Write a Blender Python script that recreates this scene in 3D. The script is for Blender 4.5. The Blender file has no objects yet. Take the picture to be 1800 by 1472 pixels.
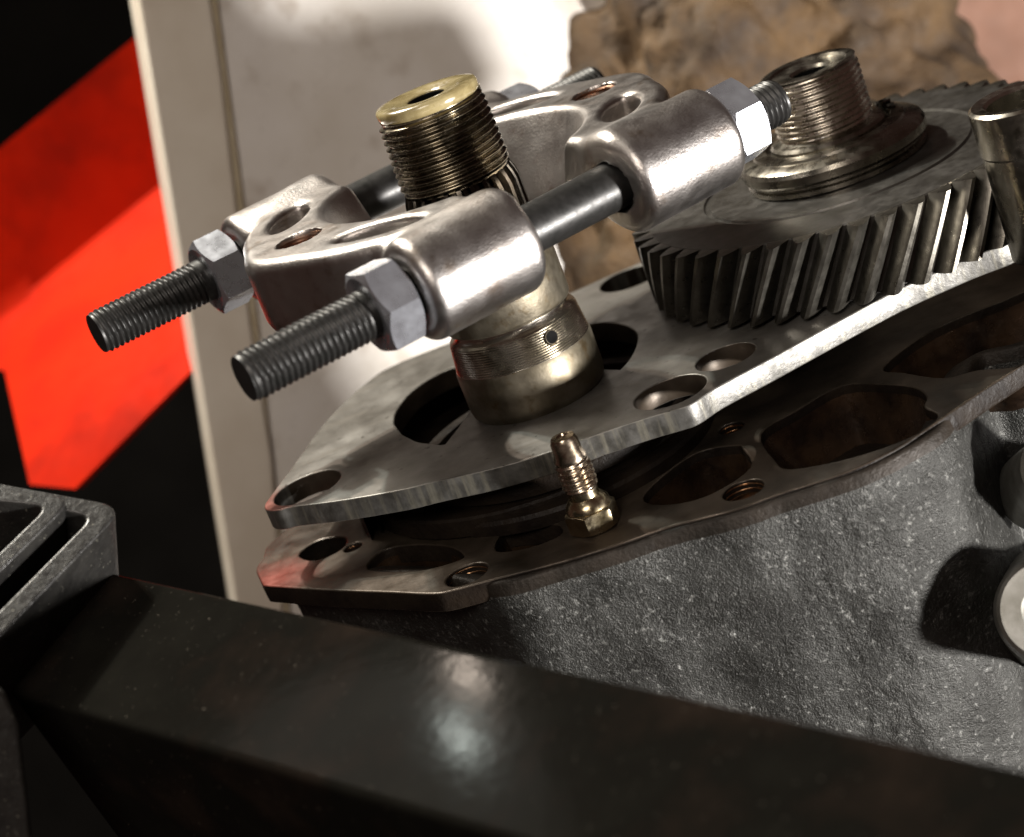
import bpy, bmesh, math, random
import numpy as np
from mathutils import Vector, Matrix, noise as mnoise

random.seed(7)
S = 0.01                      # all coordinates below are written in centimetres
scene = bpy.context.scene
COL = scene.collection

# ------------------------------------------------------------------ camera
F = 3650.0                    # focal length in photo pixels (1800 wide)
E_, RHO = math.radians(19), math.radians(21.3)
fw = np.array([0, math.cos(E_), -math.sin(E_)])
r0 = np.array([1.0, 0, 0]); u0 = np.array([0, math.sin(E_), math.cos(E_)])
RT = math.cos(RHO)*r0 - math.sin(RHO)*u0
UP = math.sin(RHO)*r0 + math.cos(RHO)*u0
CAM = -(43.0*(fw + RT*(949-900)/F + UP*(736-693)/F))
def ray(x, y): return fw + RT*(x-900)/F + UP*(736-y)/F
def onz(x, y, z=0.0):
    d = ray(x, y); return CAM + d*(z-CAM[2])/d[2]
def onplane(x, y, P, n):
    d = ray(x, y); n = np.asarray(n, float); return CAM + d*((np.asarray(P, float)-CAM) @ n)/(d @ n)
def at(x, y, dep): return CAM + ray(x, y)*dep
def nrm(a): a = np.asarray(a, float); return a/np.linalg.norm(a)

cd = bpy.data.cameras.new('camera'); cam = bpy.data.objects.new('camera', cd); COL.objects.link(cam)
cd.sensor_width = 36; cd.lens = F/1800*36; cd.clip_start = 0.01; cd.clip_end = 50
m = Matrix(((RT[0], UP[0], -fw[0], CAM[0]*S), (RT[1], UP[1], -fw[1], CAM[1]*S), (RT[2], UP[2], -fw[2], CAM[2]*S), (0, 0, 0, 1)))
cam.matrix_world = m
cd.dof.use_dof = True; cd.dof.focus_distance = 0.405; cd.dof.aperture_fstop = 16
scene.camera = cam
scene.unit_settings.system = 'METRIC'

# ------------------------------------------------------------------ world, lamps, exposure
w = bpy.data.worlds.new('World'); scene.world = w; w.use_nodes = True
bg = w.node_tree.nodes['Background']; bg.inputs[0].default_value = (1.0, 0.55, 0.45, 1); bg.inputs[1].default_value = 0.05
def area(name, loc, target, size, power, color, sy=None):
    l = bpy.data.lights.new(name, 'AREA'); l.shape = 'RECTANGLE' if sy else 'DISK'; l.size = size*S
    if sy: l.size_y = sy*S
    l.energy = power; l.color = color
    o = bpy.data.objects.new(name, l); COL.objects.link(o)
    o.location = Vector(loc)*S
    o.rotation_euler = (Vector(target)-Vector(loc)).to_track_quat('-Z', 'Y').to_euler()
    return o
area('front_lamp', (46, -46, -12), (0, 0, 2), 6, 14.0, (1.0, 0.96, 0.92))
area('back_panel_lamp', (-20, 24, 48), (0, 0, 0), 16, 3.6, (1.0, 0.92, 0.80))
area('bulb_lamp', (-13.6, 29.8, 47.8), (0, 0, 0), 1.1, 2.0, (1.0, 0.84, 0.70))
area('tube_lamp', (-14.9, 27.0, 48.1), (0, 0, 0), 1.2, 2.0, (0.92, 1.0, 0.92))
area('fill_light', (-16, -50, 40), (-6, 12, 2), 26, 2.0, (1.0, 0.90, 0.80))  # added soft fill to lift the cabinet's shadow, no real fixture
scene.view_settings.view_transform = 'Standard'; scene.view_settings.look = 'None'
scene.view_settings.exposure = 0.0; scene.view_settings.gamma = 1.0
scene.render.engine = 'CYCLES'

# ------------------------------------------------------------------ materials
def mat(name, c1, c2=None, metallic=0.0, rough=(0.4, 0.5), cscale=1.0, bump=0.0, bscale=20.0, bdist=0.01,
        spots=None, coat=0.0, spec=0.5, cdetail=5.0, contrast=(0.35, 0.65), streak=None, bump2=None, tip=None):
    """procedural surface; all scales are per centimetre in object space"""
    mt = bpy.data.materials.new(name); mt.use_nodes = True
    nt = mt.node_tree; N = nt.nodes; Lk = nt.links
    b = N['Principled BSDF']
    tc = N.new('ShaderNodeTexCoord'); mp = N.new('ShaderNodeMapping'); mp.inputs['Scale'].default_value = (100, 100, 100)
    Lk.new(tc.outputs['Object'], mp.inputs['Vector'])
    def nz(scale, detail=5.0, rough_=0.55, vec=None):
        n = N.new('ShaderNodeTexNoise'); n.inputs['Scale'].default_value = scale; n.inputs['Detail'].default_value = detail
        n.inputs['Roughness'].default_value = rough_; Lk.new(vec or mp.outputs['Vector'], n.inputs['Vector']); return n.outputs['Fac']
    def mr(v, a, b_, c, d):
        r = N.new('ShaderNodeMapRange'); Lk.new(v, r.inputs['Value'])
        for i, k in zip((1, 2, 3, 4), (a, b_, c, d)): r.inputs[i].default_value = k
        return r.outputs[0]
    def mix(f, a, b_):
        x = N.new('ShaderNodeMix'); x.data_type = 'RGBA'
        if isinstance(f, (int, float)): x.inputs[0].default_value = f
        else: Lk.new(f, x.inputs[0])
        for sock, v in ((x.inputs[6], a), (x.inputs[7], b_)):
            if isinstance(v, tuple): sock.default_value = (*v, 1)
            else: Lk.new(v, sock)
        return x.outputs[2]
    c2 = c2 or tuple(k*0.7 for k in c1)
    f1 = mr(nz(cscale, cdetail), contrast[0], contrast[1], 0, 1)
    col = mix(f1, c1, c2)
    rg = mr(nz(cscale*2.3+0.7, 4), 0.3, 0.7, rough[0], rough[1])
    if streak:                     # (axis scale tuple, colour, lo, hi)
        ms = N.new('ShaderNodeMapping'); ms.inputs['Scale'].default_value = streak[0]; Lk.new(mp.outputs['Vector'], ms.inputs['Vector'])
        fs = mr(nz(1.0, 6, vec=ms.outputs['Vector']), streak[2], streak[3], 0, 1); col = mix(fs, col, streak[1])
    if spots:                      # (scale, colour, lo, hi)
        fs = mr(nz(spots[0], 3, 0.6), spots[2], spots[3], 0, 1); col = mix(fs, col, spots[1])
    if tip:                        # (centre cm, radius, colour): a patch of another colour round one place
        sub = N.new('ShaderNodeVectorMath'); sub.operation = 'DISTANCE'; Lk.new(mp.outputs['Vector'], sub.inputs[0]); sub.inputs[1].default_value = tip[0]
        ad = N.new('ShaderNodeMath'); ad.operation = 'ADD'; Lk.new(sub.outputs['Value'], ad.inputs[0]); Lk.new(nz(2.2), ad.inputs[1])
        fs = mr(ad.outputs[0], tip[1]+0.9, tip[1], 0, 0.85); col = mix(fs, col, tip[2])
    Lk.new(col, b.inputs['Base Color']); Lk.new(rg, b.inputs['Roughness'])
    b.inputs['Metallic'].default_value = metallic; b.inputs['Specular IOR Level'].default_value = spec
    if coat: b.inputs['Coat Weight'].default_value = coat; b.inputs['Coat Roughness'].default_value = 0.08
    if bump:
        bp = N.new('ShaderNodeBump'); bp.inputs['Strength'].default_value = bump; bp.inputs['Distance'].default_value = bdist*S
        Lk.new(nz(bscale, 4, 0.6), bp.inputs['Height'])
        last = bp
        if bump2:                  # (scale, strength, dist)
            b2 = N.new('ShaderNodeBump'); b2.inputs['Strength'].default_value = bump2[1]; b2.inputs['Distance'].default_value = bump2[2]*S
            Lk.new(nz(bump2[0], 3), b2.inputs['Height']); Lk.new(bp.outputs[0], b2.inputs['Normal']); last = b2
        Lk.new(last.outputs[0], b.inputs['Normal'])
    return mt

M = {}
M['jaw'] = mat('satin_cast_steel', (0.46, 0.44, 0.425), (0.35, 0.32, 0.30), 1.0, (0.31, 0.40), 0.8, 0.65, 20, 0.012, spots=(1.6, (0.22, 0.17, 0.13), 0.58, 0.8))
M['bore'] = mat('copper_brown_bore', (0.45, 0.26, 0.18), (0.25, 0.14, 0.09), 1.0, (0.25, 0.4), 3)
M['black_steel'] = mat('black_oxide_steel', (0.026, 0.025, 0.024), (0.016, 0.016, 0.015), 0.5, (0.34, 0.48), 4, 0.3, 25, 0.004, spec=0.6)
M['zinc'] = mat('zinc_plated_nut', (0.60, 0.63, 0.69), (0.50, 0.52, 0.57), 0.9, (0.24, 0.34), 1.2, 0.15, 30, 0.003)
M['thread_oily'] = mat('oily_dark_thread', (0.22, 0.19, 0.14), (0.08, 0.068, 0.048), 1.0, (0.16, 0.34), 2, 0.12, 5, 0.01)
M['bushing'] = mat('greasy_yellow_bushing', (0.29, 0.24, 0.125), (0.16, 0.125, 0.055), 0.0, (0.12, 0.35), 2.5, 0.3, 6, 0.02, coat=0.5)
M['collar'] = mat('tarnished_steel_collar', (0.215, 0.19, 0.145), (0.10, 0.084, 0.056), 0.9, (0.38, 0.55), 1.2, 0.4, 14, 0.008, spots=(3, (0.10, 0.07, 0.035), 0.55, 0.75))
M['groove'] = mat('bright_turned_steel', (0.55, 0.52, 0.46), (0.35, 0.32, 0.26), 1.0, (0.18, 0.3), 2)
M['spline'] = mat('oily_spline_steel', (0.09, 0.08, 0.065), (0.04, 0.035, 0.03), 1.0, (0.1, 0.25), 2)
M['gear'] = mat('ground_gear_steel', (0.125, 0.12, 0.113), (0.08, 0.076, 0.068), 0.85, (0.34, 0.5), 1.5, 0.25, 18, 0.006, spots=(6, (0.05, 0.04, 0.03), 0.66, 0.78))
M['tooth'] = mat('oily_gear_tooth', (0.165, 0.155, 0.135), (0.08, 0.074, 0.062), 0.9, (0.25, 0.42), 2, 0.3, 14, 0.008)
M['thread_worn'] = mat('worn_bright_thread', (0.58, 0.535, 0.465), (0.37, 0.325, 0.26), 1.0, (0.2, 0.36), 2, 0.4, 12, 0.01)
M['flange_ring'] = mat('greasy_flange_steel', (0.32, 0.30, 0.26), (0.15, 0.135, 0.108), 1.0, (0.2, 0.38), 1.4, 0.3, 10, 0.01)
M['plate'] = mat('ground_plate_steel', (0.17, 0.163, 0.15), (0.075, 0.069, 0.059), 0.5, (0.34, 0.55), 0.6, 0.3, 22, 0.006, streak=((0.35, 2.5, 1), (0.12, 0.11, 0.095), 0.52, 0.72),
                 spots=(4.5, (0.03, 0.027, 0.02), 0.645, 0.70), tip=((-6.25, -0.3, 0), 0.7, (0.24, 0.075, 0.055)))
M['plate_edge'] = mat('sawn_plate_edge', (0.11, 0.107, 0.10), (0.045, 0.043, 0.038), 0.5, (0.36, 0.52), 2.5, 0.45, 9, 0.02, streak=((6, 6, 0.4), (0.16, 0.15, 0.12), 0.5, 0.75))
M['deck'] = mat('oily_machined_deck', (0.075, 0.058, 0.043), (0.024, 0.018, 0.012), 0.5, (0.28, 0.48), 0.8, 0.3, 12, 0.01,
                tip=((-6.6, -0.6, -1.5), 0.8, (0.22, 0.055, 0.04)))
M['cast_dark'] = mat('near_black_casting', (0.014, 0.010, 0.007), (0.007, 0.005, 0.004), 0.0, (0.4, 0.6), 1.5, 0.6, 6, 0.05, spec=0.12)
M['cast'] = mat('rough_grey_casting', (0.040, 0.040, 0.037), (0.013, 0.0127, 0.011), 0.45, (0.34, 0.52), 0.9, 0.9, 10, 0.035, bump2=(30, 1.0, 0.03),
                spots=(9, (0.17, 0.17, 0.16), 0.58, 0.76), contrast=(0.3, 0.7))
M['pocket'] = mat('oily_copper_brown_wall', (0.055, 0.032, 0.018), (0.015, 0.009, 0.006), 0.6, (0.22, 0.42), 1.5, 0.5, 6, 0.03)
M['rim_dark'] = mat('dark_cast_rim', (0.024, 0.019, 0.015), (0.010, 0.008, 0.006), 0.2, (0.4, 0.6), 1.2, 0.8, 10, 0.03, spec=0.2)
M['ring_bright'] = mat('machined_boss_face', (0.26, 0.255, 0.235), (0.16, 0.155, 0.135), 0.7, (0.32, 0.45), 2, 0.2, 20, 0.006)
M['copper_bore'] = mat('rusty_tapped_hole', (0.34, 0.20, 0.11), (0.15, 0.08, 0.04), 1.0, (0.25, 0.4), 3)
M['brass'] = mat('yellow_zinc_fitting', (0.60, 0.52, 0.36), (0.36, 0.29, 0.17), 1.0, (0.16, 0.3), 3, 0.2, 20, 0.005)
M['nipple'] = mat('steel_nipple', (0.55, 0.47, 0.38), (0.36, 0.29, 0.21), 1.0, (0.16, 0.3), 3)
M['black_paint'] = mat('glossy_black_paint', (0.009, 0.0085, 0.007), (0.005, 0.0046, 0.004), 0.0, (0.08, 0.11), 0.5, 0.03, 1.6, 0.03, spots=(13, (0.13, 0.115, 0.095), 0.685, 0.76), streak=((0.5, 0.5, 0.5), (0.018, 0.013, 0.010), 0.5, 0.75), bump2=(3.5, 0.12, 0.012), spec=0.0008)
M['hammer_grey'] = mat('hammered_grey_paint', (0.024, 0.023, 0.021), (0.012, 0.0115, 0.011), 0.2, (0.3, 0.45), 2, 0.6, 7, 0.03, spots=(16, (0.30, 0.29, 0.24), 0.66, 0.78))
M['dark_inside'] = mat('hollow_shade_black', (0.004, 0.004, 0.004), None, 0.0, (0.6, 0.8), 1, spec=0.05)  # near-black colour puts the shade inside bores and hollows
M['red'] = mat('red_enamel', (0.52, 0.018, 0.002), (0.42, 0.012, 0.0015), 0.0, (0.5, 0.65), 0.4, 0.15, 3, 0.02, spec=0.04, spots=(0.35, (0.20, 0.008, 0.003), 0.52, 0.85))
M['white'] = mat('white_enamel', (0.70, 0.67, 0.63), (0.60, 0.56, 0.50), 0.0, (0.22, 0.4), 0.25, 0.2, 1.2, 0.04, spots=(0.6, (0.36, 0.30, 0.24), 0.56, 0.80))
M['trim'] = mat('cream_trim', (0.60, 0.55, 0.47), (0.50, 0.44, 0.36), 0.0, (0.4, 0.55), 0.3, 0.15, 2, 0.02)
M['seam'] = mat('yellowed_seam', (0.46, 0.40, 0.28), (0.36, 0.29, 0.18), 0.0, (0.5, 0.6), 1)
M['rag'] = mat('brown_canvas', (0.10, 0.056, 0.020), (0.032, 0.018, 0.008), 0.0, (0.7, 0.9), 0.5, 0.8, 5, 0.08, spots=(1.1, (0.045, 0.028, 0.014), 0.56, 0.72), bump2=(1.2, 0.6, 0.3))
M['pink'] = mat('pinkish_brown_board', (0.24, 0.125, 0.085), (0.17, 0.085, 0.055), 0.0, (0.6, 0.8), 0.4, 0.4, 6, 0.02)
M['wall'] = mat('dark_wall', (0.004, 0.0036, 0.0032), None, 0.0, (0.8, 0.9), 0.2, spec=0.0)

# ------------------------------------------------------------------ object helpers
def add(name, verts, faces, material, parent=None, origin=(0, 0, 0), sharp=30, smooth=True):
    me = bpy.data.meshes.new(name)
    v = (np.asarray(verts, float).reshape(-1, 3) - np.asarray(origin, float))*S
    me.from_pydata([tuple(p) for p in v], [], [tuple(int(i) for i in f) for f in faces]); me.validate(); me.update()
    bm = bmesh.new(); bm.from_mesh(me); bmesh.ops.recalc_face_normals(bm, faces=bm.faces); bm.to_mesh(me); bm.free()
    return link(name, me, material, parent, origin, sharp, smooth)
def link(name, me, material, parent=None, origin=(0, 0, 0), sharp=30, smooth=True):
    if smooth:
        me.polygons.foreach_set('use_smooth', [True]*len(me.polygons))
        me.set_sharp_from_angle(angle=math.radians(sharp))
    for k in (material if isinstance(material, (list, tuple)) else [material]): me.materials.append(M[k] if isinstance(k, str) else k)
    o = bpy.data.objects.new(name, me); COL.objects.link(o)
    o.location = Vector([float(k) for k in origin])*S
    if parent: o.parent = parent
    return o
def tag(o, label, cat, group=None):
    o['label'] = label; o['category'] = cat
    if group: o['group'] = group
    return o
def thing(name, label, cat, loc=(0, 0, 0), mat4=None, group=None):
    o = bpy.data.objects.new(name, None); COL.objects.link(o); o.empty_display_size = 0.01
    if mat4 is not None: o.matrix_world = mat4
    else: o.location = Vector([float(k) for k in loc])*S
    return tag(o, label, cat, group)
def frame(origin, zdir, xdir=None):
    z = nrm(zdir); x = np.asarray(xdir if xdir is not None else ((1, 0, 0) if abs(z[0]) < .9 else (0, 1, 0)), float)
    x = nrm(x - z*(x @ z)); y = np.cross(z, x); o = np.asarray(origin, float)*S
    return Matrix(((x[0], y[0], z[0], o[0]), (x[1], y[1], z[1], o[1]), (x[2], y[2], z[2], o[2]), (0, 0, 0, 1)))

def lathe(prof, n=72, closed=False, wob=None):
    """prof: list of (r, z); axis Z. r<=0 ends close the surface"""
    V, Fc = [], []
    idx = []
    for r, z in prof:
        if r <= 1e-6: V.append((0, 0, z)); idx.append([len(V)-1]*n)
        else:
            st = len(V)
            for i in range(n):
                a = 2*math.pi*i/n; V.append((r*math.cos(a), r*math.sin(a), z))
            idx.append([st+i for i in range(n)])
    rows = list(zip(idx, idx[1:])) + ([(idx[-1], idx[0])] if closed else [])
    for A, B in rows:
        for i in range(n):
            j = (i+1) % n; q = [A[i], A[j], B[j], B[i]]
            q = list(dict.fromkeys(q))
            if len(q) >= 3: Fc.append(q)
    return V, Fc
def thread(r, z0, z1, pitch, depth, n=64, per=6, taper=0.0, cap=True, phase=0.0, inside=False, rough=0.0):
    rows = max(4, int((z1-z0)/pitch*per)); V, Fc = [], []
    for k in range(rows+1):
        z = z0 + (z1-z0)*k/rows; t = k/rows
        for i in range(n):
            a = 2*math.pi*i/n
            f = (z/pitch - i/n + phase) % 1.0
            tri = 1-abs(2*f-1)                                # 0..1
            prof = min(1.0, max(0.0, tri*1.3-0.12))
            lead = min(1.0, (z-z0)/pitch*0.8+0.1, (z1-z)/pitch*0.8+0.1)
            rr = r + taper*(z1-z) - depth*(1-prof*lead)
            if inside: rr = r + depth*prof
            if rough: rr += rough*(mnoise.noise(Vector((math.cos(a)*2.5, math.sin(a)*2.5, z*6))))
            V.append((rr*math.cos(a), rr*math.sin(a), z))
    for k in range(rows):
        for i in range(n):
            j = (i+1) % n; Fc.append((k*n+i, k*n+j, (k+1)*n+j, (k+1)*n+i))
    if cap:
        V.append((0, 0, z0)); c0 = len(V)-1; V.append((0, 0, z1)); c1 = len(V)-1
        for i in range(n):
            j = (i+1) % n; Fc.append((c0, j, i)); Fc.append((c1, rows*n+i, rows*n+j))
    return V, Fc
def hexnut(ap, h, hole, n=72, rot=0.0):
    V, Fc = [], []
    def rh(a):
        b = (a - rot) % (math.pi/3) - math.pi/6; return ap/math.cos(b)
    ring = [('h', 0), ('c', 0), ('x', 0), ('x', 1), ('c', 1), ('h', 1)]
    for kind, e in ring:
        for i in range(n):
            a = 2*math.pi*i/n; R = rh(a + 1e-6)
            if kind == 'h': r, z = hole, (0.04 if not e else h-0.04)
            elif kind == 'c': r, z = ap*0.94, (0 if not e else h)
            else:
                c = (R-ap*0.94)*0.55; r, z = R, (c if not e else h-c)
            V.append((r*math.cos(a), r*math.sin(a), z))
    L = len(ring)
    for k in range(L):
        k2 = (k+1) % L
        for i in range(n):
            j = (i+1) % n; Fc.append((k*n+i, k*n+j, k2*n+j, k2*n+i))
    return V, Fc
def prism(poly, ext):
    """poly: list of 3-D points (planar), ext: extrusion vector"""
    p = np.asarray(poly, float); n = len(p); V = np.vstack([p, p+np.asarray(ext, float)])
    Fc = [tuple(range(n)), tuple(range(2*n-1, n-1, -1))] + [(i, (i+1) % n, n+(i+1) % n, n+i) for i in range(n)]
    return V, Fc
def bevel_mesh(o, width, seg=3, angle=30):
    md = o.modifiers.new('edge_rounding', 'BEVEL'); md.width = width*S; md.segments = seg; md.limit_method = 'ANGLE'; md.angle_limit = math.radians(angle)
    md.harden_normals = False
    return o
def sheet_with_holes(outline, holes, z, thick, bevel=0.03):
    """flat plate from 2-D outlines, returned as verts/faces with top at z"""
    cu = bpy.data.curves.new('outline', 'CURVE'); cu.dimensions = '2D'; cu.fill_mode = 'BOTH'
    cu.extrude = thick/2-bevel; cu.bevel_depth = bevel; cu.bevel_resolution = 2; cu.offset = -bevel
    for pts in [outline]+holes:
        sp = cu.splines.new('POLY'); sp.points.add(len(pts)-1); sp.use_cyclic_u = True
        for q, p in zip(sp.points, pts): q.co = (float(p[0]), float(p[1]), 0, 1)
    ob = bpy.data.objects.new('outline', cu); COL.objects.link(ob)
    dg = bpy.context.evaluated_depsgraph_get(); me = bpy.data.meshes.new_from_object(ob.evaluated_get(dg))
    V = [(v.co.x, v.co.y, v.co.z + z - thick/2) for v in me.vertices]; Fc = [tuple(p.vertices) for p in me.polygons]
    bpy.data.objects.remove(ob); bpy.data.curves.remove(cu); bpy.data.meshes.remove(me)
    return V, Fc
def smooth_loop(pts, sub=6, closed=True):
    p = np.asarray(pts, float); n = len(p); out = []
    rng = range(n) if closed else range(n-1)
    for i in rng:
        a, b, c, d = (p[(i-1) % n], p[i], p[(i+1) % n], p[(i+2) % n]) if closed else (p[max(i-1, 0)], p[i], p[i+1], p[min(i+2, n-1)])
        for k in range(sub):
            t = k/sub
            out.append(0.5*((2*b)+(-a+c)*t+(2*a-5*b+4*c-d)*t*t+(-a+3*b-3*c+d)*t**3))
    if not closed: out.append(p[-1])
    return np.array(out)
def circle(c, r, n=40, sq=1.0): return [(c[0]+r*math.cos(2*math.pi*i/n), c[1]+r*sq*math.sin(2*math.pi*i/n)) for i in range(n)]

# ---- smooth solids from distance fields (naive surface nets)
def surface_nets(f, lo, hi, h):
    lo = np.asarray(lo, float); n = np.ceil((np.asarray(hi)-lo)/h).astype(int)+1
    ax = [lo[i]+h*np.arange(n[i]) for i in range(3)]
    X, Y, Z = np.meshgrid(*ax, indexing='ij'); D = f(X, Y, Z)
    sgn = D < 0
    cs = (n[0]-1, n[1]-1, n[2]-1)
    acc = np.zeros(cs+(3,)); cnt = np.zeros(cs)
    corners = [(a, b, c) for a in (0, 1) for b in (0, 1) for c in (0, 1)]
    sl = lambda c: tuple(slice(c[i], c[i]+cs[i]) for i in range(3))
    for i, a in enumerate(corners):
        for b in corners[i+1:]:
            if sum(abs(a[k]-b[k]) for k in range(3)) != 1: continue
            da, db = D[sl(a)], D[sl(b)]; cr = (da < 0) != (db < 0)
            t = np.where(cr, da/np.where(cr, da-db, 1), 0)
            for k in range(3): acc[..., k] += np.where(cr, a[k]+(b[k]-a[k])*t, 0)
            cnt += cr
    act = cnt > 0; ids = -np.ones(cs, int); ids[act] = np.arange(act.sum())
    cell = np.argwhere(act); V = lo + h*(cell + acc[act]/cnt[act][:, None])
    Q = []
    for axis in range(3):
        o1, o2 = [(1, 2), (2, 0), (0, 1)][axis]
        s0 = [slice(1, -1)]*3; s0[axis] = slice(0, -1); s1 = list(s0); s1[axis] = slice(1, None)
        A, B = sgn[tuple(s0)], sgn[tuple(s1)]
        e = np.argwhere(A != B); off = np.array([1, 1, 1]); off[axis] = 0; e = e+off
        fl = sgn[tuple(e.T)]
        e1 = np.zeros(3, int); e1[o1] = 1; e2 = np.zeros(3, int); e2[o2] = 1
        q = np.stack([ids[tuple((e-e1-e2).T)], ids[tuple((e-e2).T)], ids[tuple(e.T)], ids[tuple((e-e1).T)]], 1)
        q[~fl] = q[~fl][:, ::-1]; Q.append(q)
    Q = np.vstack(Q); Q = Q[(Q >= 0).all(1)]
    ep = h*0.25
    for _ in range(2):
        d = f(V[:, 0], V[:, 1], V[:, 2])
        g = np.stack([f(*(V+np.eye(3)[k]*ep).T)-f(*(V-np.eye(3)[k]*ep).T) for k in range(3)], 1)/(2*ep)
        V = V - np.clip(d, -h*0.4, h*0.4)[:, None]*g/np.maximum((g*g).sum(1), 0.3)[:, None]
    return V, Q
def smin(a, b, k): hh = np.clip(0.5+0.5*(b-a)/k, 0, 1); return b*(1-hh)+a*hh-k*hh*(1-hh)
def smax(a, b, k): return -smin(-a, -b, k)

# ================================================================== SETTING: backdrop
bw = at(900, 700, 105); ex = RT*70; ey = UP*60
add('wall', *prism([bw-ex-ey, bw+ex-ey, bw+ex+ey, bw-ex+ey], fw*3), 'wall', smooth=False)['kind'] = 'structure'

# white cabinet standing behind, with its cream trim strip
bn = nrm(-fw + 0.25*RT); bP = at(420, 400, 57)
pp = lambda x, y, off=0.0: onplane(x, y, bP+bn*off, bn)
wc = thing('white_cabinet', 'white enamelled cabinet side with cream edge strip behind the separator', 'cabinet', pp(700, 1150))
wo = pp(700, 1150)
o = add('panel', *prism([pp(372, -60), pp(1130, -60), pp(1180, 1150), pp(515, 1150)], -bn*2.0), 'white', wc, (0, 0, 0)); o.location = -Vector(wo)*S; bevel_mesh(o, 0.08)
o = add('edge_strip', *prism([pp(231, -60, .35), pp(362, -60, .35), pp(390, 130, .35), pp(413, 330, .35), pp(440, 560, .35), pp(478, 800, .35), pp(505, 1150, .35), pp(430, 1150, .35)], -bn*2.2), 'trim', wc); o.location = -Vector(wo)*S; bevel_mesh(o, 0.1)
o = add('seam', *prism([pp(360, -60, .2), pp(373, -60, .2), pp(424, 330, .2), pp(451, 560, .2), pp(516, 1150, .2), pp(504, 1150, .2), pp(439, 560, .2), pp(412, 330, .2)], -bn*0.25), 'seam', wc, smooth=False); o.location = -Vector(wo)*S

# red folded panel at the left
rd = thing('red_panel', 'bright red enamelled sheet metal panel with a soft fold, left of the cabinet', 'panel', at(60, 860, 61))
def rp(x, y, d): return at(x, y, d) - at(60, 860, 61)
RD = (64.0, 64.9, 65.0, 64.5, 63.2, 58.6, 58.0)
def folded():
    U_ = np.linspace(0, 1, 24)
    rows = []
    # rows from top edge to bottom edge: (left px, right px, depth)
    keys = [((-60, 309), (420, -83), RD[0]), ((-60, 560), (420, 182), RD[1]), ((-60, 600), (420, 213), RD[2]), ((-60, 640), (420, 245), RD[3]), ((8, 652), (430, 310), RD[4]), ((52, 852), (420, 520), RD[5]), ((132, 860), (400, 588), RD[6])]
    V, Fc = [], []
    for (a, b, d) in keys:
        for t in U_: V.append(rp(a[0]+(b[0]-a[0])*t, a[1]+(b[1]-a[1])*t, d))
    n = len(U_); K = len(keys)
    V2 = [v + fw*1.0 for v in V]
    for k in range(K-1):
        for i in range(n-1): Fc.append((k*n+i, k*n+i+1, (k+1)*n+i+1, (k+1)*n+i))
    o_ = len(V); Fc += [tuple(o_+i for i in q[::-1]) for q in Fc]
    V = V+V2
    bd = [k*n for k in range(K)] + [(K-1)*n+i for i in range(1, n)] + [k*n+n-1 for k in range(K-2, -1, -1)] + [i for i in range(n-2, 0, -1)]
    for i in range(len(bd)):
        a, b = bd[i], bd[(i+1) % len(bd)]; Fc.append((a, b, b+o_, a+o_))
    return V, Fc
add('sheet', *folded(), 'red', rd, sharp=50)

# brown canvas behind and the board above it
def blob(name, c, rad, seed, amp, mat_, label, cat, nu=180, nv=110, fr=0.36):
    V, Fc = [], []; ax = [RT, fw, UP]
    for j in range(nv+1):
        ph = math.pi*j/nv
        for i in range(nu):
            th = 2*math.pi*i/nu
            d = np.array([math.sin(ph)*math.cos(th), math.sin(ph)*math.sin(th), math.cos(ph)])
            sq = np.sign(d)*np.abs(d)**0.8
            p = sq*np.asarray(rad)
            q = Vector((p*fr + seed).tolist())
            k = mnoise.noise(q)*amp + abs(mnoise.noise(q*2.1))*amp*0.6 + mnoise.noise(q*4.7)*amp*0.22
            p = p + d*k
            V.append(sum(p[m_]*ax[m_] for m_ in range(3)))
    for j in range(nv):
        for i in range(nu):
            i2 = (i+1) % nu; Fc.append((j*nu+i, j*nu+i2, (j+1)*nu+i2, (j+1)*nu+i))
    o = add(name, V, Fc, mat_, sharp=80); o.location = Vector(c.tolist())*S
    return tag(o, label, cat)
blob('canvas_bundle', at(1345, 270, 60.5), (6.0, 3.0, 6.6), np.array([3.1, 7.7, 1.2]), 1.4, 'rag', 'crumpled brown canvas bundle filling the background behind the gear', 'cloth')
blob('canvas_knot', at(1668, 140, 62), (0.9, 1.2, 1.5), np.array([9.3, 2.2, 5.1]), 0.5, 'rag', 'small brown cloth lump against the pinkish board at upper right', 'cloth', 48, 30, 0.8)
pk = nrm(-fw+0.15*RT); pP = at(1700, 60, 78)
q_ = lambda x, y: onplane(x, y, pP, pk)
tag(bevel_mesh(add('backing_board', *prism([q_(1180, -90), q_(2100, -90), q_(2100, 620), q_(1180, 620)], -pk*1.2), 'pink'), .05), 'pinkish brown board at the upper right behind the canvas', 'board')

# ================================================================== GEARBOX CASING
ZD = -1.5
case = thing('gearbox_casing', 'rough grey cast gearbox casing with an oily machined top flange', 'gearbox', (0, 0, 0))
front_px = [(471, 1030), (571, 1037), (684, 1041), (760, 1044), (800, 1037), (873, 1017), (987, 987), (1085, 957), (1175, 926), (1290, 896), (1370, 868), (1440, 846), (1508, 822), (1580, 786), (1650, 740), (1720, 692), (1800, 640), (1900, 575)]
front = [onz(x, y, ZD)[:2] for x, y in front_px]
tipz = list(smooth_loop([onz(x, y, ZD)[:2] for x, y in [(540, 885), (508, 925), (492, 940), (468, 962), (462, 980), (450, 1000), (456, 1018), (462, 1029)]], 4, closed=False))
front_s = smooth_loop(front, 5, closed=False)
back = [np.array(p) for p in [(13, 6.5), (3, 6.8), (-2.0, 6.2), (-3.8, 5.4), (-5.3, 2.2)]]
outline = list(front_s)+back+tipz
def dz(lst, z=ZD): return [onz(x, y, z)[:2] for x, y in lst]
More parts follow.
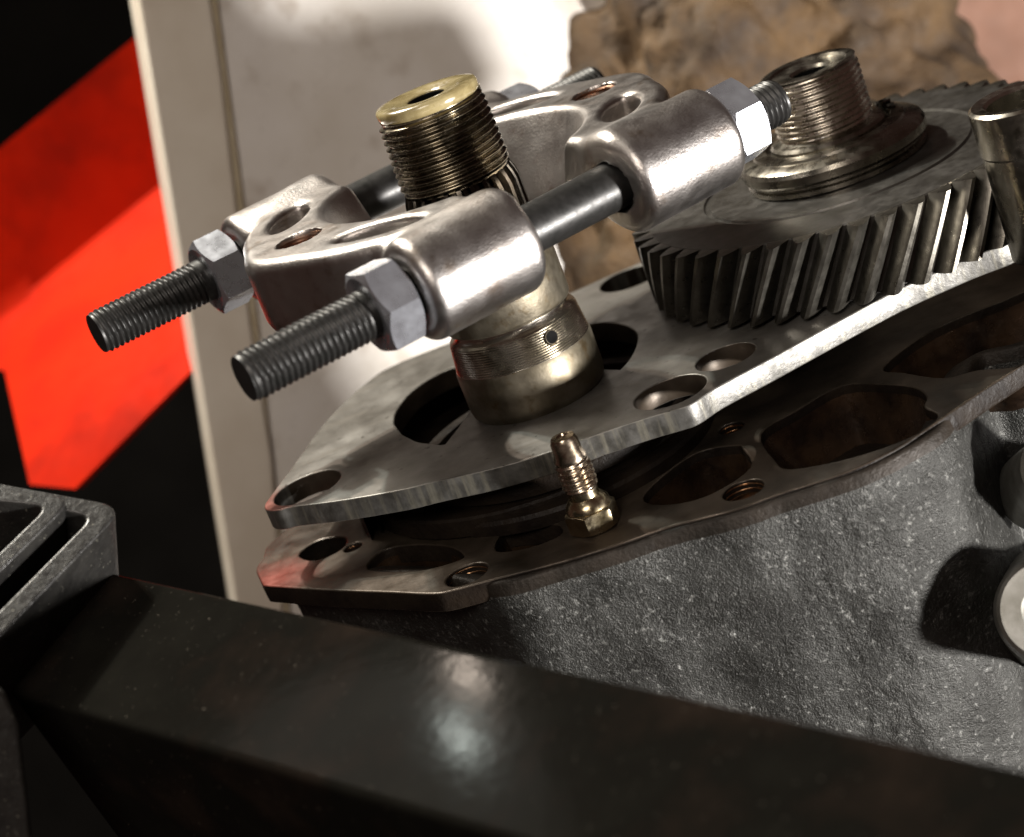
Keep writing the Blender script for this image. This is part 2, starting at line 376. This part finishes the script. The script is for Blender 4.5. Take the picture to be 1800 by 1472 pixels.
pockets = [
    smooth_loop(dz([(648, 1000), (672, 968), (720, 958), (786, 960), (815, 977), (790, 990), (730, 1003)]), 4),
    smooth_loop(dz([(872, 968), (884, 935), (930, 927), (978, 922), (985, 940), (930, 962)]), 4),
    smooth_loop(dz([(1132, 880), (1150, 850), (1222, 797), (1290, 783), (1306, 790), (1318, 822), (1250, 868), (1180, 886)]), 4),
    smooth_loop(dz([(1338, 762), (1400, 722), (1480, 678), (1560, 676), (1608, 682), (1628, 698), (1624, 716), (1648, 733), (1600, 768), (1500, 803), (1392, 824), (1362, 808)]), 4),
    smooth_loop(dz([(1553, 645), (1640, 580), (1760, 530), (1850, 500), (1870, 590), (1800, 640), (1720, 650), (1660, 664), (1590, 655)]), 4),
    smooth_loop(dz([(525, 975), (560, 950), (605, 945), (600, 965), (555, 985)]), 4),
]
hole_px = [((820, 1010), 0.43), ((1306, 861), 0.40), ((1285, 752), 0.26), ((620, 962), 0.2)]
tapped = [(onz(*p, ZD)[:2], r) for p, r in hole_px]
big = [circle((0, 0), 2.2, 48)]
V, Fc = sheet_with_holes(outline, [list(p) for p in pockets]+[circle(c, r, 28) for c, r in tapped]+big, ZD, 0.42, 0.04)
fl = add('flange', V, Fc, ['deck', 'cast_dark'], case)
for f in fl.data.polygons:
    if abs(f.normal.z) < 0.6: f.material_index = 1  # flange sides take a darker colour than its top
fz = -2.7
oc = np.array([1.5, 1.0])
V, Fc = prism([(*(oc+(np.asarray(p)-oc)*0.80), fz) for p in list(front_s[::3])+back+tipz], (0, 0, -0.4))
add('pocket_floor', V, Fc, 'cast_dark', case)
# pocket side walls: a thin lip round each pocket, hanging below the flange
for p in pockets:
    c = p.mean(0); P2 = c+(p-c)*1.0; n = len(p)
    Vv = [(a[0], a[1], ZD-0.2) for a in P2] + [(c[0]+(a[0]-c[0])*0.7, c[1]+(a[1]-c[1])*0.7+0.25, fz) for a in P2]
    add('pocket_wall', Vv, [(i, (i+1) % n, n+(i+1) % n, n+i) for i in range(n)], 'pocket', case)
for c, r in tapped:
    V, Fc = thread(r*0.97, -0.26, -0.05, 0.10, r*0.10, 40, 5, cap=False, inside=True)
    V = [(a*1.0, b, z) for a, b, z in V]
    V += [(0, 0, -0.26)]
    k = len(V)-1; Fc += [(i, (i+1) % 40, k) for i in range(40)]
    V = [(min(1, (r*1.02)/max(1e-6, math.hypot(a, b)))*a, min(1, (r*1.02)/max(1e-6, math.hypot(a, b)))*b, z) for a, b, z in V]
    add('tapped_hole', [(c[0]+a, c[1]+b, ZD+z) for a, b, z in V], Fc, 'copper_bore', case, (c[0], c[1], ZD))
# rim of the bearing seat under the retainer plate
V, Fc = lathe([(1.2, -0.95), (1.85, -0.95), (1.9, -0.75), (2.25, -0.75), (2.3, -1.0), (2.6, -1.0), (2.65, -0.62), (2.95, -0.62), (3.0, -0.72), (3.0, -0.95), (2.9, -1.0), (2.9, -1.15), (3.25, -1.2), (3.3, -1.28), (3.3, -1.52)], 96)
add('bearing_seat', V, Fc, 'cast_dark', case)
V, Fc = lathe([(0.0, -1.05), (3.85, -1.05), (3.9, -1.1), (3.9, -1.45)], 72)
add('seat_dark_disc', [(a-0.3, b+0.95, c) for a, b, c in V], Fc, 'cast_dark', case)  # dark disc added so the plate's left hole looks deep in shade
V, Fc = [], []
for i in range(41):
    a = math.radians(20+i*4.4); k = len(V)
    for rr_ in (4.6, 4.9):
        for z in (-1.52, -0.53): V.append((-0.1+rr_*math.cos(a)*(0.9 if math.cos(a) < 0 else 1.6), 0.9+rr_*math.sin(a), z))
    if i: Fc += [(k-4, k, k+1, k-3), (k-2, k-1, k+3, k+2), (k-3, k+1, k+3, k-1), (k-4, k-2, k+2, k)]
add('rear_rim', V, Fc, 'cast_dark', case)
# outer wall: follows the flange edge and drops away, lumpy as cast
wl = [np.array(p) for p in [(-5.2, 4.0), (-6.2, 1.4), (-6.2, 0.2), (-5.1, -1.2), (-3.9, -2.4), (-3.0, -3.5)]] + [front[i] for i in range(5, 15)]
wl += [front[15]+np.array([-0.1, 0.9]), front[15]+np.array([0.6, 2.0]), front[16]+np.array([0.4, 1.2]), front[17]+np.array([0.6, 0.6])]
wls = smooth_loop(wl, 14, closed=False); nt_ = 84
rim = [(-0.55, -0.30), (-0.02, -0.05), (0.05, -0.06), (0.10, -0.12), (0.12, -0.34), (0.16, -0.46)]   # rounded dark rim under the flange face
V, Fc = [], []; NR = len(rim)
for j in range(nt_+1):
    t = max(0.0, (j-NR+1)/(nt_-NR+1))
    for i, p in enumerate(wls):
        a = wls[max(0, i-1)]; b = wls[min(len(wls)-1, i+1)]; tg = nrm(b-a); nn = np.array([tg[1], -tg[0]])
        if j < NR: off, z = rim[j][0], ZD+rim[j][1]
        else: off, z = 0.16-0.35*t, ZD-0.46-t*8.8
        k = 0.35 if j < NR else 1.0
        off += k*(0.06*mnoise.noise(Vector((p[0]*0.9, p[1]*0.9, z*0.9))) + 0.022*mnoise.noise(Vector((p[0]*3, p[1]*3, z*3))) + 0.025*mnoise.noise(Vector((p[0]*9, p[1]*9, z*9))))
        if j == 1: off = min(off, 0.0)
        V.append((p[0]+nn[0]*off, p[1]+nn[1]*off, z))
nw = len(wls)
for j in range(nt_):
    for i in range(nw-1): Fc.append((j*nw+i, j*nw+i+1, (j+1)*nw+i+1, (j+1)*nw+i))
ow = add('outer_wall', V, Fc, ['cast', 'rim_dark'], case, sharp=80)
for q, f in enumerate(ow.data.polygons):
    if f.center.z/S > ZD-0.40: f.material_index = 1
# machined boss at the right edge
bc = at(1846, 1072, 37.6); bax = nrm(-fw + -0.25*RT + 0.1*UP)
V, Fc = lathe([(0.46, -1.6), (0.46, -0.05), (0.51, 0.0), (0.88, 0.0), (0.95, -0.06), (1.0, -0.3), (1.05, -2.2), (1.3, -4.0)], 64)
o = add('machined_boss', V, Fc, 'ring_bright', case); o.matrix_world = frame(bc, bax)
bc = at(1866, 822, 38.5)
V, Fc = lathe([(0.0, 0.0), (0.66, 0.0), (0.74, -0.08), (0.85, -2.6)], 48)
o = add('side_lug', V, Fc, 'ring_bright', case); o.matrix_world = frame(bc, nrm(-fw-0.1*RT+0.2*UP))

# ================================================================== RETAINER PLATE
pf = [(465, 888), (470, 897), (490, 897), (514, 891), (594, 881), (703, 862), (760, 848), (866, 824), (968, 794), (1050, 764), (1133, 736), (1187, 720), (1217, 709), (1258, 682), (1342, 637), (1446, 580), (1520, 540), (1592, 503), (1700, 455), (1782, 421)]
pts = [onz(x, y)[:2] for x, y in pf] + [np.array(p) for p in [(10.3, -0.9), (10.6, 0.5), (10.2, 4.0), (8.0, 6.6)]]
pts += [onz(x, y)[:2] for x, y in [(1122, 463), (1001, 516), (870, 572), (745, 620), (684, 646), (654, 665), (609, 703), (563, 752), (514, 820), (480, 866)]]
out = smooth_loop(pts, 4)
lh = smooth_loop([onz(x, y)[:2] for x, y in [(692, 745), (697, 722), (725, 688), (770, 658), (815, 640)]], 6, closed=False)
left_hole = list(lh) + [onz(x, y)[:2] for x, y in [(850, 690), (822, 728), (802, 756), (782, 781)]] + list(smooth_loop([onz(x, y)[:2] for x, y in [(775, 782), (735, 777), (705, 763)]], 4, closed=False))
rh_ = smooth_loop([onz(x, y)[:2] for x, y in [(1010, 585), (1045, 568), (1090, 570), (1118, 584), (1119, 606), (1106, 632), (1090, 650)]], 5, closed=False)
right_hole = list(rh_) + [onz(x, y)[:2] for x, y in [(1060, 649), (1040, 655), (1000, 640)]]
rounds = [((540, 857), .74), ((1178, 689), .74), ((1275, 627), .62), ((1108, 489), .74)]
V, Fc = sheet_with_holes(list(out), [left_hole, right_hole]+[circle(onz(*p), r) for p, r in rounds], 0.0, 0.46, 0.03)
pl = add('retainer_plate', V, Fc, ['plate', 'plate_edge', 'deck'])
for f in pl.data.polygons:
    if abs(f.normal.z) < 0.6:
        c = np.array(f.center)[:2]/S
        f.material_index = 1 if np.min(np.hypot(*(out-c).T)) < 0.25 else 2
tag(pl, 'flat steel bearing retainer plate with round holes and a bright sawn edge', 'plate')

# ================================================================== THREADED MAIN SHAFT
sh = thing('main_shaft', 'upright tarnished hollow shaft with threaded top and yellow bushing, inside the separator', 'shaft')
V, Fc = lathe([(1.22, -0.35), (1.36, 0.0), (1.43, 0.07), (1.465, 0.20), (1.47, 0.34), (1.47, 1.0), (1.445, 1.08)], 96)
add('collar', V, Fc, 'collar', sh, sharp=50)
prof = [(1.445, 1.08)]
for k in range(12):
    z = 1.08+k*0.05; prof += [(1.445-.006*k, z+0.005), (1.435-.006*k, z+0.02), (1.41-.006*k, z+0.035), (1.435-.006*k-.006, z+0.047)]
prof += [(1.32, 1.72), (1.22, 1.78), (1.22, 1.90)]
V, Fc = lathe(prof, 128)
gro = add('turned_band', V, Fc, 'groove', sh, sharp=60)
V, Fc = lathe([(1.22, 1.86), (1.30, 1.90), (1.335, 1.96), (1.335, 3.3), (1.28, 3.4), (1.15, 3.45)], 96)
add('collar', V, Fc, 'collar', sh, sharp=40)
# oil hole on the band: a flat black disc stands for its shaded inside
hd = nrm(np.array([0.42, -0.90, 0.10])); hp = nrm([hd[0], hd[1], 0])*1.418+np.array([0, 0, 1.46])
oh = add('oil_hole', *lathe([(0.13, -0.3), (0.13, 0.010), (0.0, 0.010)], 24), 'dark_inside', sh)
oh.matrix_world = frame(hp, hd)
o = add('countersink', *lathe([(0.125, 0.006), (0.132, 0.014), (0.142, 0.010), (0.16, -0.04)], 24), 'collar', oh)
# splined length under the thread
V, Fc = [], []; ns = 26; n = ns*6; zs_ = [3.45, 4.55, 4.72, 4.86]
for z in zs_:
    k = 1.0 if z < 4.6 else (0.97 if z < 4.8 else 0.93)
    for i in range(n):
        a = 2*math.pi*i/n; p_ = (i % 6); r = (1.20 if p_ in (0, 1, 2) else 1.06)*k
        V.append((r*math.cos(a), r*math.sin(a), z))
for j in range(len(zs_)-1):
    for i in range(n): Fc.append((j*n+i, j*n+(i+1) % n, (j+1)*n+(i+1) % n, (j+1)*n+i))
add('spline', V, Fc, 'spline', sh, sharp=35)
V, Fc = thread(1.10, 4.84, 6.46, 0.140, 0.095, 96, 8, taper=0.035, cap=False, rough=0.006)
add('thread', V, Fc, 'thread_oily', sh, sharp=180)
add('bore', *lathe([(0.0, 5.6), (0.375, 5.6), (0.375, 6.58), (0.39, 6.60)], 48), 'dark_inside', sh)
V, Fc = lathe([(0.385, 6.50), (0.39, 6.60), (0.42, 6.63), (0.62, 6.65), (0.66, 6.675), (0.92, 6.69), (1.03, 6.67), (1.06, 6.62), (1.055, 6.47), (1.0, 6.42), (0.9, 6.40)], 96)
add('bushing', V, Fc, 'bushing', sh, sharp=50)
# torn lip of swarf at the thread's upper end
V, Fc = [], []
for i in range(16):
    a = 0.05+0.03*i+random.uniform(-.02, .02); r = 1.06+random.uniform(-0.02, .03); z = 6.40-0.02*i+random.uniform(-.06, .06); s_ = random.uniform(.03, .07)
    c = np.array([r*math.cos(a), r*math.sin(a), z]); k = len(V)
    d1 = np.array([random.gauss(0, 1) for _ in range(3)]); d2 = np.array([random.gauss(0, 1) for _ in range(3)])
    d1 = nrm(d1)*s_; d2 = nrm(d2)*s_; d3 = np.array([.4, 0, 1.0])*s_*1.3
    V += [c-d1, c+d1, c+d2, c+d3]; Fc += [(k, k+1, k+2), (k, k+1, k+3), (k+1, k+2, k+3), (k, k+2, k+3)]
add('swarf', V, Fc, 'thread_oily', sh, smooth=False)

# ================================================================== HELICAL GEAR
G = onz(1511, 408, 0.1); G[2] = 0.08
HG = 1.60
gr = thing('helical_gear', 'large dark steel helical gear lying on the retainer plate', 'gear', G)
NT = 48; RR, TIP = 4.27, 4.66; TW = 0.212
V, Fc = lathe([(1.0, 0), (RR-.1, 0), (RR, .06), (RR, HG-.03), (RR-.03, HG), (3.02, HG), (2.99, HG-.05), (2.90, HG-.05), (2.87, HG), (2.3, HG+0.0), (2.0, HG+.02), (1.0, HG+.02)], 168)
add('gear_blank', V, Fc, 'gear', gr)
tp = [(RR-.06, -.058), (RR+.02, -.054), (RR+.12, -.045), (RR+.26, -.032), (TIP-.03, -.0155), (TIP, -.010), (TIP, .010), (TIP-.03, .0155), (RR+.26, .032), (RR+.12, .045), (RR+.02, .054), (RR-.06, .058)]
V, Fc = [], []; st = 8; k = len(tp)
for j in range(st+1):
    t = j/st; z = 0.02 + (HG-0.025)*t; tw = TW*t
    sq = 0.985 if j in (0, st) else 1.0
    for r, a in tp: V.append((RR+(r-RR)*sq if r > RR else r, a+tw, z))
V = [(r*math.cos(a), r*math.sin(a), z) for r, a, z in V]
for j in range(st):
    for i in range(k-1): Fc.append((j*k+i, j*k+i+1, (j+1)*k+i+1, (j+1)*k+i))
Fc += [tuple(range(k)), tuple(st*k+i for i in range(k-1, -1, -1))]
t0 = add('tooth', V, Fc, 'tooth', gr, sharp=25)
for i in range(1, NT):
    t = t0.copy(); COL.objects.link(t); t.parent = gr; t.rotation_euler = (0, 0, 2*math.pi*i/NT + random.uniform(-.002, .002))

# shaft end standing in the gear
s2 = thing('gear_shaft', 'short worn threaded shaft end with wide greasy flange, standing in the gear', 'shaft', (G[0], G[1], G[2]+HG))
h0 = 0.02
V, Fc = lathe([(1.0, h0), (1.90, h0), (1.95, 0.05), (1.95, 0.14), (1.89, 0.18), (1.89, 0.23), (1.98, 0.27), (2.03, 0.33), (2.03, 0.50), (1.98, 0.59), (1.88, 0.65), (1.68, 0.70), (1.65, 0.75), (1.38, 0.76), (1.34, 0.70), (1.1, 0.70)], 110)
add('flange', V, Fc, 'flange_ring', s2, sharp=25)
V, Fc = lathe([(1.28, 0.6), (1.26, 0.78), (1.20, 0.85), (1.05, 0.88), (0.98, 0.92)], 90)
add('locking_collar', V, Fc, 'flange_ring', s2)
V, Fc = thread(1.055, 0.88, 2.22, 0.125, 0.05, 100, 7, cap=False, rough=0.006)
add('thread', V, Fc, 'thread_worn', s2, sharp=180)
V, Fc = lathe([(0.36, 1.9), (0.37, 2.10), (0.42, 2.16), (0.80, 2.18), (0.84, 2.23), (0.98, 2.25), (1.03, 2.23), (1.02, 2.18)], 80)
add('end_face', V, Fc, 'flange_ring', s2)
add('bore', *lathe([(0.0, 1.4), (0.355, 1.4), (0.355, 2.08)], 40), 'dark_inside', s2)
V, Fc = [], []
for i in range(5):
    a = -0.05+0.10*i; c = np.array([1.42*math.cos(a), 1.42*math.sin(a), 0.74+0.03*(i % 2)]); k = len(V)
    for dx in (-.09, .09):
        for dy in (-.05, .05):
            for dz_ in (-.12, .10+.05*random.random()): V.append(c+np.array([dx+random.uniform(-.03, .03), dy, dz_]))
    Fc += [(k, k+1, k+3, k+2), (k+4, k+6, k+7, k+5), (k, k+4, k+5, k+1), (k+2, k+3, k+7, k+6), (k+1, k+5, k+7, k+3), (k, k+2, k+6, k+4)]
add('lock_tab', V, Fc, 'spline', s2, smooth=False)

# steel sleeve and fitting at the right edge of the picture
P = onz(1796, 168, 3.0)
sl = thing('steel_sleeve', 'bright hollow steel sleeve standing at the right edge beside the gear', 'sleeve', (P[0], P[1], -0.1))
V, Fc = lathe([(0.70, 0.0), (0.70, 3.02), (0.76, 3.08), (0.98, 3.10), (1.05, 3.05), (1.05, 2.2), (1.02, 2.15), (1.02, 0.0)], 64, closed=True)
add('tube', V, Fc, 'groove', sl)
P = at(1812, 345, 41.2)
tf = thing('pipe_fitting', 'brass threaded pipe fitting mouth at the right edge below the sleeve', 'fitting', P)
tf.matrix_world = frame(P, nrm(-fw*0.8-0.7*RT+0.25*UP))
V, Fc = lathe([(0.34, -1.2), (0.34, -0.02), (0.37, 0.02), (0.44, 0.0), (0.46, -0.05), (0.46, -1.2)], 48)
add('mouth', V, Fc, 'brass', tf)
V, Fc = thread(0.30, -1.0, -0.06, 0.1, 0.04, 40, 5, cap=False, inside=True)
add('thread', V, Fc, 'brass', tf)

# ================================================================== BLEEDER NIPPLE
P = onz(1048, 925, ZD)
bn_ = thing('bleeder_nipple', 'small brass coloured hex nipple with threaded tip beside the plate edge', 'fitting', P)
V, Fc = hexnut(0.46, 0.44, 0.2, rot=0.15); add('hex', V, Fc, 'brass', bn_)
V, Fc = lathe([(0.2, -0.45), (0.36, -0.40), (0.36, 0.02), (0.2, 0.06)], 40); add('base', V, Fc, 'cast_dark', bn_)
V, Fc = lathe([(0.25, 0.40), (0.45, 0.45), (0.43, 0.54), (0.37, 0.62), (0.30, 0.68), (0.29, 0.86)], 48); add('shoulder', V, Fc, 'brass', bn_)
V, Fc = thread(0.355, 0.80, 1.46, 0.105, 0.055, 48, 7, cap=False); add('thread', V, Fc, 'nipple', bn_, sharp=50)
V, Fc = lathe([(0.28, 1.42), (0.32, 1.47), (0.32, 1.52), (0.285, 1.60), (0.27, 1.86), (0.23, 1.94), (0.12, 1.96), (0.10, 1.92), (0.0, 1.91)], 48); add('tip', V, Fc, 'nipple', bn_)

# ================================================================== BEARING SEPARATOR
TH = math.radians(23.5); ZS = 4.35; VV = 4.05
sep = thing('bearing_separator', 'two-piece satin steel bearing separator clamped round the shaft with black studs', 'puller',
            mat4=Matrix.Translation((0, 0, ZS*S)) @ Matrix.Rotation(TH, 4, 'Z'))
def jaw_sdf(x, y, z):
    ay = np.abs(y)
    # end bosses round the studs
    rr = np.hypot(ay-VV, z); qx = np.abs(x-2.33)-1.20; rd_ = 0.24
    q0 = rr-(0.99-rd_); q1 = qx+rd_
    boss = np.minimum(np.maximum(q0, q1), 0)+np.hypot(np.maximum(q0, 0), np.maximum(q1, 0))-rd_
    # crescent body
    disc = np.hypot(x-0.15, y)-4.38
    hb = np.hypot(x-3.62, y)-1.06
    s2d = smin(disc, hb, 0.5); s2d = smax(s2d, ay-4.4, 0.3); s2d = smax(s2d, 1.18-x, 0.2)
    rb = np.where(z > 0, 0.24, 0.24+0.30*np.clip(-z*2, 0, 1)); q0 = s2d+rb
    zt = np.where(z > 0, z-0.86, -z-0.92); q1 = zt+rb
    body = np.minimum(np.maximum(q0, q1), 0)+np.hypot(np.maximum(q0, 0), np.maximum(q1, 0))-rb
    d = smin(boss, body, 0.45)
    # conical jaw opening
    cone = (np.hypot(x, y)-(2.32+0.50*z+0.08*z*z))*0.87
    d = smax(d, -cone, 0.12)
    # relief pockets either side of the tapped hole
    rad = np.hypot(x, y); rin = 3.16-rad; rout = np.hypot(x-0.15, y)-3.92
    pa = 0.64; tx = x-3.55*math.cos(pa); ty = ay-3.55*math.sin(pa)
    tt = -tx*math.sin(pa)+ty*math.cos(pa); tn = tx*math.cos(pa)+ty*math.sin(pa)
    pk = (np.sqrt((tt/0.95)**2+(tn/0.40)**2+1e-6)-1)*0.40
    pk = smax(pk, 0.15-z, 0.25)
    d = smax(d, -pk, 0.14)
    # tapped hole and stud clearance holes
    d = np.maximum(d, -(np.hypot(x-3.58, y)-0.47))
    d = np.maximum(d, -(rr-0.515))
    return d
V, Fc = surface_nets(jaw_sdf, (0.85, -5.3, -1.3), (5.0, 5.3, 1.3), 0.055)
j1 = add('jaw', V, Fc, 'jaw', sep, sharp=62)
V, Fc = thread(0.425, -0.88, 0.80, 0.15, 0.06, 48, 6, cap=False, inside=True)
h1 = add('tapped_hole', [(a+3.58, b, c) for a, b, c in V], Fc, 'bore', j1)
j2 = j1.copy(); COL.objects.link(j2); j2.parent = sep; j2.rotation_euler = (0, 0, math.pi)
h2 = h1.copy(); COL.objects.link(h2); h2.parent = j2
def along(vf, sx, off):
    V, Fc = vf; return [(sx*z+off[0], x+off[1], (y+off[2])*sx if False else y+off[2]) for x, y, z in V], Fc
for v_, ua, ub in ((-VV+.1, -6.9, 5.12), (VV+.1, -6.95, 6.05)):
    sd = add('stud', *along(lathe([(0.0, ua+2.4), (0.46, ua+2.4), (0.46, ub-1.9), (0.0, ub-1.9)], 48), 1, (0, v_, 0)), 'black_steel', sep)
    V, Fc = thread(0.465, ua, ua+2.75, 0.122, 0.045, 64, 7); add('thread', *along((V, Fc), 1, (0, v_, 0)), 'black_steel', sd, sharp=50)
    V, Fc = thread(0.465, ub-2.2, ub, 0.122, 0.045, 64, 7); add('thread', *along((V, Fc), 1, (0, v_, 0)), 'black_steel', sd, sharp=50)
    for u_, rot in ((-4.36, 0.96 if v_ < 0 else 0.52), (3.58, 0.61 if v_ < 0 else 0.2)):
        V, Fc = hexnut(0.735, 0.76, 0.44, rot=rot); add('nut', *along((V, Fc), 1, (u_, v_, 0)), 'zinc', sep, sharp=20)

# ================================================================== BLACK BAR AND GREY TUBES IN FRONT
nb = nrm([-.087, -.212, .973]); A = at(180, 1000, 38.5)
B = onplane(1060, 1190, A, nb); dv = nrm(B-A); wv = np.cross(dv, nb); wv = wv if wv[1] < 0 else -wv
bar = thing('black_bar', 'glossy black painted steel bar running across the bottom foreground', 'bar', A)
W_, H_, Lb = 3.05, 6.0, 24.0
def box(o, a, b, c): return [o, o+a, o+a+b, o+b, o+c, o+a+c, o+a+b+c, o+b+c], [(0, 3, 2, 1), (4, 5, 6, 7), (0, 1, 5, 4), (1, 2, 6, 5), (2, 3, 7, 6), (3, 0, 4, 7)]
V, Fc = box(np.zeros(3), dv*Lb, wv*W_, -nb*H_)
for i_ in (3, 7): V[i_] = V[i_]+dv*0.55          # the end is cut a little askew
o = add('beam', V, Fc, 'black_paint', bar); bevel_mesh(o, 0.14, 5)

fpn = nrm(-fw*0.75+UP*0.75+0.1*RT); fpP = at(215, 893, 37.5)
fp = lambda x, y: onplane(x, y, fpP, fpn)
def nested(px, thick, depth, off):
    a, c, b = [fp(*p)+fpn*off for p in px]          # left end, corner, lower end
    e1 = nrm(a-c); e2 = nrm(b-c)
    L1 = np.linalg.norm(a-c); L2_ = np.linalg.norm(b-c)
    path = [c+e1*L1, c+e2*0]
    outer = [c+e1*L1] + [c+e1*0.55*(1-t)**2+e2*0.55*t**2 for t in np.linspace(0, 1, 8)] + [c+e2*L2_]
    ctr = c+(e1+e2)*1.0
    inner = [c+e1*L1+e2*thick*1.05] + [c+(e1+e2)*thick*1.05+e1*0.35*(1-t)**2+e2*0.35*t**2 for t in np.linspace(0, 1, 8)] + [c+e2*L2_+e1*thick*1.05]
    n = len(outer); V = []; Fc = []
    for ring_ in (outer, inner): V += list(ring_)
    V += [p-fpn*depth for p in outer]+[p-fpn*depth for p in inner]
    for i in range(n-1):
        Fc += [(i, i+1, n+i+1, n+i), (i, 2*n+i, 2*n+i+1, i+1), (n+i, n+i+1, 3*n+i+1, 3*n+i), (2*n+i, 3*n+i, 3*n+i+1, 2*n+i+1)]
    Fc += [(0, n, 3*n, 2*n), (n-1, 3*n-1, 4*n-1, 2*n-1)]
    return V, Fc
ft = thing('square_tube', 'grey hammered square tube end with a smaller tube nested inside, lower left', 'tube', fp(215, 893))
og = fp(215, 893)
for nm, px, th_, dp, off in (('outer_tube', ((-60, 838), (222, 890), (-60, 1180)), 0.36, 3.2, 0.0), ('inner_tube', ((-60, 862), (136, 880), (-60, 1072)), 0.30, 3.0, 0.12)):
    V, Fc = nested(px, th_, dp, off); o = add(nm, [v-og for v in V], Fc, 'hammer_grey', ft, sharp=45); bevel_mesh(o, 0.05, 3, 40)
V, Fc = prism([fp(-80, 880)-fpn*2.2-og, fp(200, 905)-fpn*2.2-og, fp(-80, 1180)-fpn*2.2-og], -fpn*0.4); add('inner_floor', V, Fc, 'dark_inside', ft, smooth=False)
pg = at(0, 1300, 34.2); pn_ = nrm(-fw+0.35*RT)
pq = lambda x, y: onplane(x, y, pg, pn_)
po = thing('grey_post', 'grey hammered upright post at the lower left corner', 'post', pq(0, 1500))
o = add('post', *prism([pq(-120, 1190)-pq(0, 1500), pq(8, 1215)-pq(0, 1500), pq(34, 1270)-pq(0, 1500), pq(62, 1520)-pq(0, 1500), pq(-120, 1520)-pq(0, 1500)], -pn_*1.5), 'hammer_grey', po); bevel_mesh(o, 0.08)
